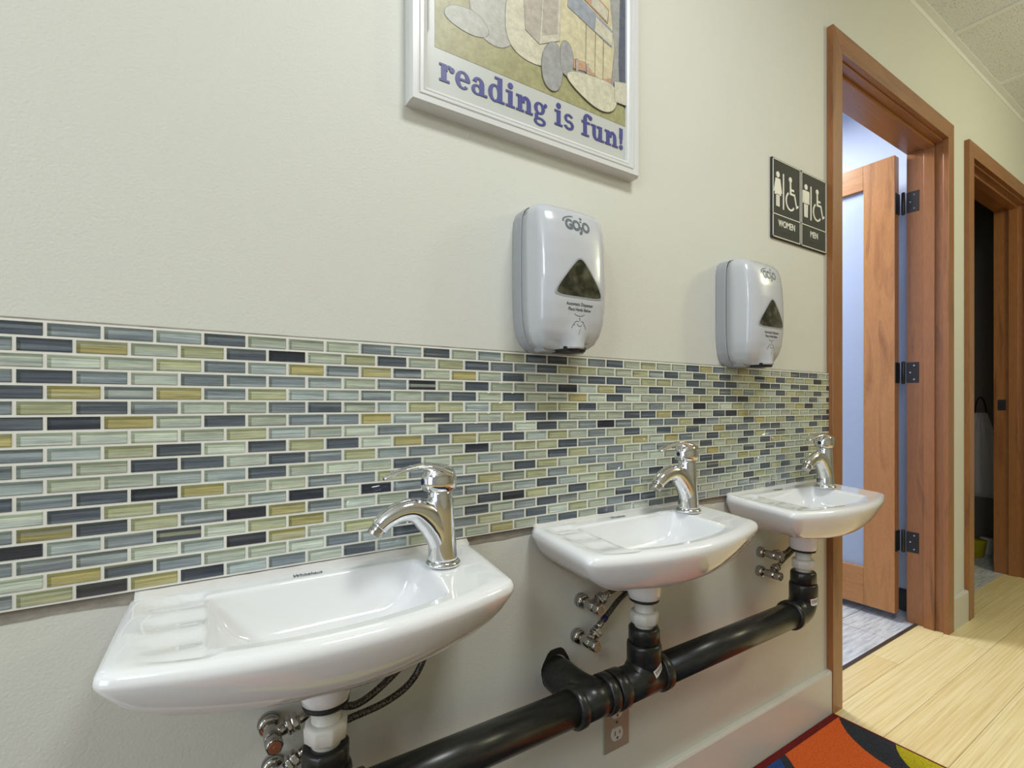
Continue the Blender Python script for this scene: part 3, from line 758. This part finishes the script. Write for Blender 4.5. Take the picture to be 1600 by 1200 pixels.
    ringarc(b, -.005, .042, .0065, .006, .0008, .0008, 60, 200, 0, -.0002); ringarc(b, .005, .042, .0065, .006, .0008, .0008, -20, 120, 0, -.0002)
    ringarc(b, 0, .043, .0055, .0045, .0008, .0008, 180, 360, 0, -.0002)
    ringarc(b, -.012, .033, .004, .009, .0008, .0008, 70, 170, 0, -.0002); ringarc(b, .012, .033, .004, .009, .0008, .0008, 10, 110, 0, -.0002)
    poly(b, [(-.0025, .024), (-.0018, .024), (.001, .034), (.0003, .034)], 0, -.0002)
    obj('pictogram', wrap(b, .0003), 'ink_dark', cover, label='line drawing of hands under a drop')
    b = B(); poly(b, [(-.046, -.004), (.046, -.004), (.052, .006), (-.052, .006)], YS, -.058)
    obj('underside', b, 'plate_grey', r, bevel=.0015); b = B(); poly(b, [(-.020, -.005), (.022, -.005), (.026, .004), (-.024, .004)], -.045, -.090)
    lathe(b, (.0, -.088, -.005), (0,0,1), [(0,.006),(.003,.009),(.010,.011)], 18); obj('nozzle_underside', b, 'rubber', r, bevel=.0015)
    return r
ds = make_dispenser('larger nearer pale grey soap dispenser above the tiles, below the poster', (.5785, 0, 1.057))
c = copy_tree(ds); c.location = (1.1855, 0, 1.055); c['label'] = 'farther pale grey soap dispenser, left of the restroom signs'

# ============================================================ restroom signs
def make_sign(kind, x0, label):
    x1, z0, z1 = x0+.1505, 1.4225, 1.6455; cx = (x0+x1)/2
    r = thing('restroom_sign', label, 'sign', (cx, 0, z0), 'restroom signs beside the door')
    hw = .0750; H = z1-z0
    bm = B(); box(bm, -hw, hw, -.006, 0, 0, H); obj('panel', bm, 'sign_black', r, bevel=.001)
    y1 = -.0072; bm = B(); t = .0022; e = .0028; dv = H*.295
    for a in ((-hw+e, hw-e, e, e+t), (-hw+e, hw-e, H-e-t, H-e), (-hw+e, -hw+e+t, e, H-e), (hw-e-t, hw-e, e, H-e), (-hw+e, hw-e, dv, dv+t)):
        box(bm, a[0], a[1], y1, -.005, a[2], a[3])
    obj('border', bm, 'sign_white', r)
    # person pictogram
    bm = B(); px = -.0470 if kind == 'women' else -.0470; zb = dv+.024; hh = .098
    poly(bm, disc(20, px, zb+hh-.009, .0085), -.005, y1)
    if kind == 'women':
        poly(bm, [(px-.011, zb+.078), (px+.011, zb+.078), (px+.021, zb+.040), (px+.0165, zb+.038), (px+.0095, zb+.060), (px+.0165, zb+.032), (px-.0165, zb+.032), (px-.0095, zb+.060), (px-.0165, zb+.038), (px-.021, zb+.040)], -.005, y1)
        for s in (-1, 1): poly(bm, [(px+s*.0015, zb+.034), (px+s*.0080, zb+.034), (px+s*.0080, zb), (px+s*.0015, zb)], -.005, y1)
    else:
        poly(bm, [(px-.016, zb+.078), (px+.016, zb+.078), (px+.0185, zb+.074), (px+.0185, zb+.040), (px+.0135, zb+.040), (px+.0115, zb+.068), (px+.0105, zb+.038), (px-.0105, zb+.038), (px-.0115, zb+.068), (px-.0135, zb+.040), (px-.0185, zb+.040), (px-.0185, zb+.074)], -.005, y1)
        for s in (-1, 1): poly(bm, [(px+s*.0012, zb+.040), (px+s*.0105, zb+.040), (px+s*.0090, zb), (px+s*.0012, zb)], -.005, y1)
    # dividing bar
    bx = -.0185; poly(bm, [(bx-.0026, zb-.004), (bx+.0026, zb-.004), (bx+.0026, zb+.097), (bx-.0026, zb+.097)], -.005, y1)
    # wheelchair figure
    wx = .018; poly(bm, disc(18, wx, zb+.089, .0078), -.005, y1)
    poly(bm, [(wx-.003, zb+.082), (wx+.0035, zb+.082), (wx+.0045, zb+.064), (wx+.019, zb+.064), (wx+.019, zb+.058), (wx+.0048, zb+.058), (wx+.005, zb+.052), (wx+.024, zb+.052), (wx+.035, zb+.020), (wx+.042, zb+.024), (wx+.0435, zb+.018), (wx+.0325, zb+.012), (wx+.020, zb+.046), (wx-.0025, zb+.046)], -.005, y1)
    ringarc(bm, wx+.0005, zb+.027, .0255, .0275, .0055, .0055, 118, 322, -.005, y1, 40)
    obj('pictogram', bm, 'sign_white', r)
    b = text_bm(kind.upper(), .0255, .0004, 0, .0005, .84, space=1.06); move(b, 0, -.0066, .036); obj('lettering', b, 'sign_white', r)
    b = B()
    for i in range(9 if kind == 'women' else 6):
        for a_, c_ in ((0, 0), (0, 1), (1, 0)):
            if (i*3+a_+c_) % 4: lathe(b, (-.028+i*.006+a_*.0023, -.006, .020+c_*.0023), (0,-1,0), [(0,.0008),(.0006,.0004)], 6)
    obj('braille', b, 'sign_black', r)
make_sign('women', 1.3535, 'charcoal WOMEN restroom sign with woman and wheelchair figures')
make_sign('men', 1.5045, 'charcoal MEN restroom sign with man and wheelchair figures, next to the door casing')

# ============================================================ outlet
r = thing('power_outlet', 'metal wall outlet plate low on the wall behind the black pipe', 'outlet', (.7645, 0, .223))
bm = B(); box(bm, -.0365, .0365, -.0035, 0, 0, .1165); obj('plate', bm, 'steel_plate', r, bevel=.002)
for z in (.0345, .082):
    bm = B(); o_ = [(a*.0165, z+b*.0165) for a, b in [(math.cos(t_), min(.82, max(-.82, math.sin(t_)))) for t_ in [2*PI*i/40 for i in range(40)]]]
    poly(bm, o_, -.003, -.0055); rc = obj('receptacle', bm, 'outlet_white', r)
    bm = B(); poly(bm, [(-.0078, z-.002), (-.0055, z-.002), (-.0055, z+.007), (-.0078, z+.007)], -.005, -.0058); poly(bm, [(.0055, z-.001), (.0078, z-.001), (.0078, z+.006), (.0055, z+.006)], -.005, -.0058); poly(bm, disc(12, 0, z-.008, .0028), -.005, -.0058)
    obj('slots', bm, 'ink_dark', rc)
bm = B(); lathe(bm, (0, -.003, .0583), (0,-1,0), [(0,.0032),(.0015,.0026)], 14); obj('screw', bm, 'ink_dark', r)

# ============================================================ framed poster
PX0, PX1, PZ0, PZ1 = .2945, .8090, 1.4435, 2.20
r = thing('framed_poster', 'white framed poster reading "reading is fun!" high on the wall', 'poster', ((PX0+PX1)/2, 0, PZ0))
def L_(bm): return move(bm, -(PX0+PX1)/2, 0, -PZ0)
prof = [(0, 0), (0, -.020), (.003, -.026), (.011, -.026), (.0125, -.0225), (.0150, -.0225), (.0165, -.0245), (.0205, -.0245), (.0220, -.0205), (.0240, -.0205), (.0255, -.0215), (.0300, -.0195), (.0310, -.0150), (.0310, 0)]
bm = B()
rings = []
for t, y in prof:
    rings.append([Vector((PX0+t, y, PZ0+t)), Vector((PX1-t, y, PZ0+t)), Vector((PX1-t, y, PZ1-t)), Vector((PX0+t, y, PZ1-t))])
loft(bm, rings, False)
for f in bm.faces: f.smooth = False
obj('frame', L_(bm), 'frame_white', r)
# flat print: plain generic picture (mounds, open book, draped cloth, stacked books on grass) and its caption
pal = {'grass': (.34, .32, .16), 'stone': (.42, .41, .36), 'stone2': (.33, .33, .32), 'pink': (.62, .30, .24), 'book': (.42, .37, .31), 'page': (.56, .53, .42), 'cloth': (.58, .52, .34), 'hem': (.52, .31, .20), 'navy': (.10, .11, .15), 'cream': (.58, .55, .42), 'line': (.18, .16, .15), 'blue': (.30, .32, .36)}
names = ['paper']
for k_, c_ in pal.items():
    M['print_'+k_] = mat('print_'+k_, c_, .4)
    q = N(M['print_'+k_]); q.color(q.ramp(q.noise(q.coords(), 90, 4, .65), [(.3, tuple(v*.8 for v in c_)), (.7, tuple(min(1, v*1.15) for v in c_))])); names.append('print_'+k_)
ix = {n_[6:]: i for i, n_ in enumerate(names) if i}
bm = B(); lay = [-.0150]
def flat(pts, key, out=True):
    lay[0] -= .00006; y = lay[0]
    if out:
        cx = sum(p[0] for p in pts)/len(pts); cz = sum(p[1] for p in pts)/len(pts)
        big = []
        for p in pts:
            d = Vector((p[0]-cx, p[1]-cz)); d = d*(1+.0011/max(d.length, .004)); big.append((cx+d.x, cz+d.y))
        f = bm.faces.new([bm.verts.new((x, y, z)) for x, z in big]); f.material_index = ix['line']
        lay[0] -= .00006; y = lay[0]
    f = bm.faces.new([bm.verts.new((x, y, z)) for x, z in pts]); f.material_index = ix[key] if key else 0
def blob(pts, key, it=3): flat([(p.x, p.y) for p in chaikin([Vector(p) for p in pts], it)], key)
box(bm, PX0+.03, PX1-.03, -.0150, -.004, PZ0+.03, PZ1-.03)
AX0, AX1, AZ0 = .340, .786, 1.5485
flat([(AX0, AZ0), (AX1, AZ0), (AX1, 2.14), (AX0, 2.14)], 'stone2')
flat([(AX0, AZ0), (AX1, AZ0), (AX1, 1.61), (.62, 1.62), (.45, 1.66), (AX0, 1.69)], 'grass', False)
blob([(.345, 1.72), (.43, 1.66), (.45, 1.80), (.40, 1.95), (.345, 1.95)], 'pink')
blob([(.70, 1.62), (.785, 1.60), (.785, 2.1), (.69, 2.1), (.675, 1.80)], 'stone2')
blob([(.755, 1.60), (.785, 1.58), (.785, 2.0), (.765, 1.9)], 'navy', 1)
blob([(.405, 1.600), (.490, 1.590), (.52, 1.70), (.50, 1.90), (.42, 1.92), (.40, 1.75)], 'stone')
blob([(.352, 1.604), (.415, 1.592), (.45, 1.610), (.42, 1.640), (.365, 1.632)], 'stone')
blob([(.480, 1.60), (.565, 1.590), (.60, 1.64), (.56, 1.72), (.50, 1.75), (.475, 1.68)], 'cream')
flat([(.60, 1.615), (.665, 1.625), (.70, 1.605), (.735, 1.620), (.745, 1.70), (.73, 1.82), (.56, 1.88), (.55, 1.72)], 'cloth')
flat([(.60, 1.615), (.665, 1.625), (.70, 1.605), (.735, 1.620), (.737, 1.636), (.70, 1.622), (.665, 1.642), (.597, 1.634)], 'hem')
for xx in (.665, .690, .712): flat([(xx, 1.622), (xx+.0012, 1.622), (xx+.004, 1.74), (xx+.002, 1.74)], 'line', False)
flat([(.520, 1.650), (.552, 1.635), (.560, 1.735), (.515, 1.745)], 'book'); flat([(.552, 1.635), (.600, 1.660), (.604, 1.765), (.560, 1.735)], 'page')
flat([(.557, 1.652), (.594, 1.670), (.598, 1.745), (.561, 1.722)], 'book', False)
flat([(.62, 1.735), (.735, 1.700), (.740, 1.735), (.625, 1.775)], 'blue'); flat([(.690, 1.716), (.737, 1.703), (.740, 1.730), (.693, 1.745)], 'page')
flat([(.64, 1.775), (.725, 1.745), (.728, 1.775), (.645, 1.808)], 'hem'); flat([(.68, 1.764), (.724, 1.749), (.727, 1.771), (.683, 1.790)], 'page')
blob([(.560, 1.560), (.600, 1.556), (.612, 1.630), (.585, 1.660), (.555, 1.62)], 'stone2'); blob([(.600, 1.600), (.632, 1.596), (.634, 1.660), (.602, 1.668)], 'stone2')
flat([(.640, 1.58), (.646, 1.58), (.646, 1.64), (.640, 1.64)], 'book'); flat([(.668, 1.58), (.674, 1.58), (.674, 1.64), (.668, 1.64)], 'book')
blob([(.615, 1.590), (.70, 1.548+.006), (.750, 1.570), (.752, 1.625), (.69, 1.622), (.62, 1.612)], 'cream')
flat([(.745, 1.590), (.783, 1.592), (.782, 1.640), (.744, 1.632)], 'page')
flat([(.3275, 1.57), (.3290, 1.57), (.3290, 1.70), (.3275, 1.70)], 'blue', False)
pr_ = obj('print', L_(bm), names, r)
GL = {'r': (.92, [('b',.12,.42,0,1),('b',0,.60,0,.13),('b',0,.42,.88,1),('r',.56,.60,.30,.40,.22,.16,35,170),('d',.74,.80,.155)]),
 'e': (1.0, [('r',.47,.5,.45,.52,.27,.11,0,315),('b',.2,.90,.45,.57)]),
 'a': (1.06, [('r',.36,.28,.36,.31,.22,.11,0,360),('b',.50,.80,0,.72),('r',.43,.64,.37,.38,.27,.12,0,165),('b',.62,1.0,0,.13)]),
 'd': (1.16, [('r',.44,.5,.44,.53,.27,.12,0,360),('b',.62,.92,0,1.5),('b',.42,.92,1.37,1.5),('b',.75,1.08,0,.13)]),
 'i': (.70, [('b',.16,.46,0,1),('b',0,.62,0,.13),('b',0,.46,.87,1),('d',.31,1.30,.18)]),
 'n': (1.24, [('b',.13,.43,0,1),('b',0,.56,0,.13),('b',0,.43,.87,1),('r',.68,.58,.36,.44,.29,.15,0,180),('b',.75,1.04,0,.6),('b',.64,1.18,0,.13)]),
 'g': (1.05, [('r',.44,.64,.40,.38,.25,.11,0,360),('r',.46,-.20,.44,.26,.20,.12,0,360),('b',.10,.34,.0,.25),('d',.88,.93,.12)]),
 's': (.92, [('r',.42,.73,.36,.29,.20,.13,25,270),('r',.42,.29,.40,.31,.22,.14,-165,90)]),
 'f': (.80, [('b',.16,.46,0,1.2),('b',0,.64,0,.13),('b',0,.72,.87,1),('r',.52,1.15,.36,.38,.28,.14,30,180),('d',.76,1.33,.14)]),
 'u': (1.20, [('b',.13,.42,.4,1),('b',0,.42,.87,1),('r',.52,.42,.39,.44,.28,.15,180,360),('b',.66,.95,0,1),('b',.50,.95,.87,1),('b',.78,1.12,0,.13)]),
 '!': (.45, [('b',.08,.38,.75,1.5),('b',.13,.33,.42,.8),('d',.23,.16,.17)]), ' ': (.52, [])}
bm = B(); tot = sum(GL[ch][0] for ch in 'reading is fun!'); x = 0; sx_ = .424/tot; sz_ = .0295
for i_, ch in enumerate('reading is fun!'):
    adv, parts = GL[ch]
    for q_, p in enumerate(parts):
        b0 = B()
        if p[0] == 'b': poly(b0, [(p[1], p[3]), (p[2], p[3]), (p[2], p[4]), (p[1], p[4])], -.0155, -.0162)
        elif p[0] == 'd': poly(b0, disc(16, p[1], p[2], p[3]), -.0155, -.0162)
        else: ringarc(b0, *p[1:], -.0155, -.0162, 30)
        for v in b0.verts: v.co = Vector((.3475+(x+v.co.x)*sx_, v.co.y-q_*.00008, 1.496+v.co.z*sz_))
        me = bpy.data.meshes.new('tmp'); b0.to_mesh(me); b0.free(); bm.from_mesh(me); bpy.data.meshes.remove(me)
    x += adv
obj('caption', L_(bm), 'poster_blue', r, label='bold violet-blue serif words "reading is fun!"')

# ============================================================ rug
bm = B()
RX1, RY0, RZ = 1.668, -.019, .006
def fpoly(pts, z0, z1, mi):
    A = [bm.verts.new((x, y, z0)) for x, y in pts]; Bq = [bm.verts.new((x, y, z1)) for x, y in pts]; n = len(pts)
    for F_ in [A, Bq]+[(A[i], A[(i+1)%n], Bq[(i+1)%n], Bq[i]) for i in range(n)]:
        f = bm.faces.new(F_); f.material_index = mi
fpoly([(-1.2, RY0), (RX1, RY0), (RX1, -1.9), (-1.2, -1.9)], 0, RZ, 0)
fpoly([(-1.18, RY0-.020), (RX1-.010, RY0-.020), (RX1-.010, -1.88), (-1.18, -1.88)], RZ, RZ+.0015, 1)
fpoly([(-1.17, RY0-.021), (.95, RY0-.021), (1.12, -.5), (1.05, -1.1), (1.2, -1.87), (-1.17, -1.87)], RZ, RZ+.0020, 2)  # unseen charcoal area added to cut the warm bounce off the rug
def lens(x0, y0, x1, y1, w1, w2, mi, z):
    pts = []; n = 20; d = Vector((x1-x0, y1-y0)); nn = Vector((-d.y, d.x)).normalized()
    for i in range(n+1): t = i/n; p = Vector((x0, y0))+d*t+nn*w1*math.sin(PI*t); pts.append((p.x, p.y))
    for i in range(1, n): t = 1-i/n; p = Vector((x0, y0))+d*t-nn*w2*math.sin(PI*t); pts.append((p.x, p.y))
    fpoly(pts, RZ, z, mi)
E_ = RX1-.0105
cut = []
n = 16
Lp = [(1.655,-.042),(1.628,-.062),(1.600,-.088),(1.578,-.118),(1.560,-.150),(1.548,-.182),(1.542,-.215),(1.545,-.26),(1.56,-.30),(1.572,-.262),(1.588,-.236),(1.612,-.212),(1.636,-.196),(E_,-.186),(E_,-.042)]
fpoly(Lp, RZ, RZ+.0022, 2)
fpoly([(E_,-.186),(1.636,-.196),(1.612,-.212),(1.588,-.236),(1.572,-.262),(1.56,-.30),(1.57,-.5),(E_,-.6)], RZ, RZ+.0022, 3)
fpoly([(1.358,-.0395),(1.345,-.060),(1.325,-.085),(1.28,-.12),(1.15,-.12),(1.19,-.0395)], RZ, RZ+.0022, 2)
fpoly([(1.330,-.0395),(1.318,-.056),(1.30,-.075),(1.22,-.07),(1.26,-.0395)], RZ, RZ+.0029, 4)
for a in ((.9,-.5,.3,-1.2,.12,.12,4),(.6,-.15,-.1,-.3,.06,.06,3),(.2,-.3,-.5,-.8,.1,.14,1),(1.4,-1.0,.9,-1.5,.12,.1,3),(-.3,-1.0,-.9,-1.5,.12,.1,4),(1.2,-.5,1.3,-.9,.06,.1,2)):
    lens(*a[:6], a[6], RZ+.0027)
tag(obj('rug', bm, ['binding', 'orange', 'charcoal', 'yellow', 'blue']), 'orange rug with charcoal and yellow shapes and maroon edge along the baseboard', 'rug')

# ============================================================ things in the dark room behind the second door
bm = B(); lathe(bm, (4.30, .262, 0), (0,0,1), [(0,.030),(.004,.034),(.10,.034),(.103,.031)], 24); tag(obj('canister', bm, 'pvc', smooth=True), 'small white canister on the dark floor behind the second door', 'canister')
bm = B(); lathe(bm, (4.17, .30, 0), (0,0,1), [(0,.05),(.005,.055),(.09,.068),(.10,.072),(.105,.07)], 24); tag(obj('bucket', bm, 'yellow', smooth=True), 'yellow bucket on the floor in the dark room', 'bucket')
r = thing('apron', 'pale cloth apron hanging in the dark room', 'apron', (4.745, .40, .30))
bm = B(); n = 16; rings = []
for i in range(12):
    t = i/11; z = .60*(1-t); hw = .035+.075*min(1, t*2.2)
    rings.append([Vector((-.012-.006*math.sin(j*1.9+t*2)-(.012 if s else 0), -hw+2*hw*j/n, z)) for s in (0,) for j in range(n+1)] + [Vector((-.004-.006*math.sin(j*1.9+t*2), -hw+2*hw*j/n, z)) for j in range(n, -1, -1)])
loft(bm, rings, True); obj('cloth', bm, 'label_white', r, smooth=True)
bm = B(); sweep(bm, [(-.012,-.03,.60),(-.02,-.02,.68),(-.02,0,.71),(-.02,.02,.68),(-.012,.03,.60)], [.005]*5, 8, 0, 3); obj('strap', bm, 'rubber', r, smooth=True)
r = thing('storage_cabinet', 'brown cabinet in shadow inside the dark room', 'cabinet', (4.45, .95, 0))
bm = B(); box(bm, -.28, .28, -.25, .25, 0, 1.85); obj('body', bm, 'wood_v', r, bevel=.003)
for s in (-1, 1):
    bm = B(); box(bm, -.295, -.281, min(s*.003, s*.245), max(s*.003, s*.245), .05, 1.82); dd = obj('door', bm, 'wood_v', r, bevel=.002)
    bm = B(); lathe(bm, (-.295, s*.03, 1.0), (-1,0,0), [(0,.005),(.012,.006),(.018,.012),(.024,.009)], 12); obj('knob', bm, 'hinge', dd)
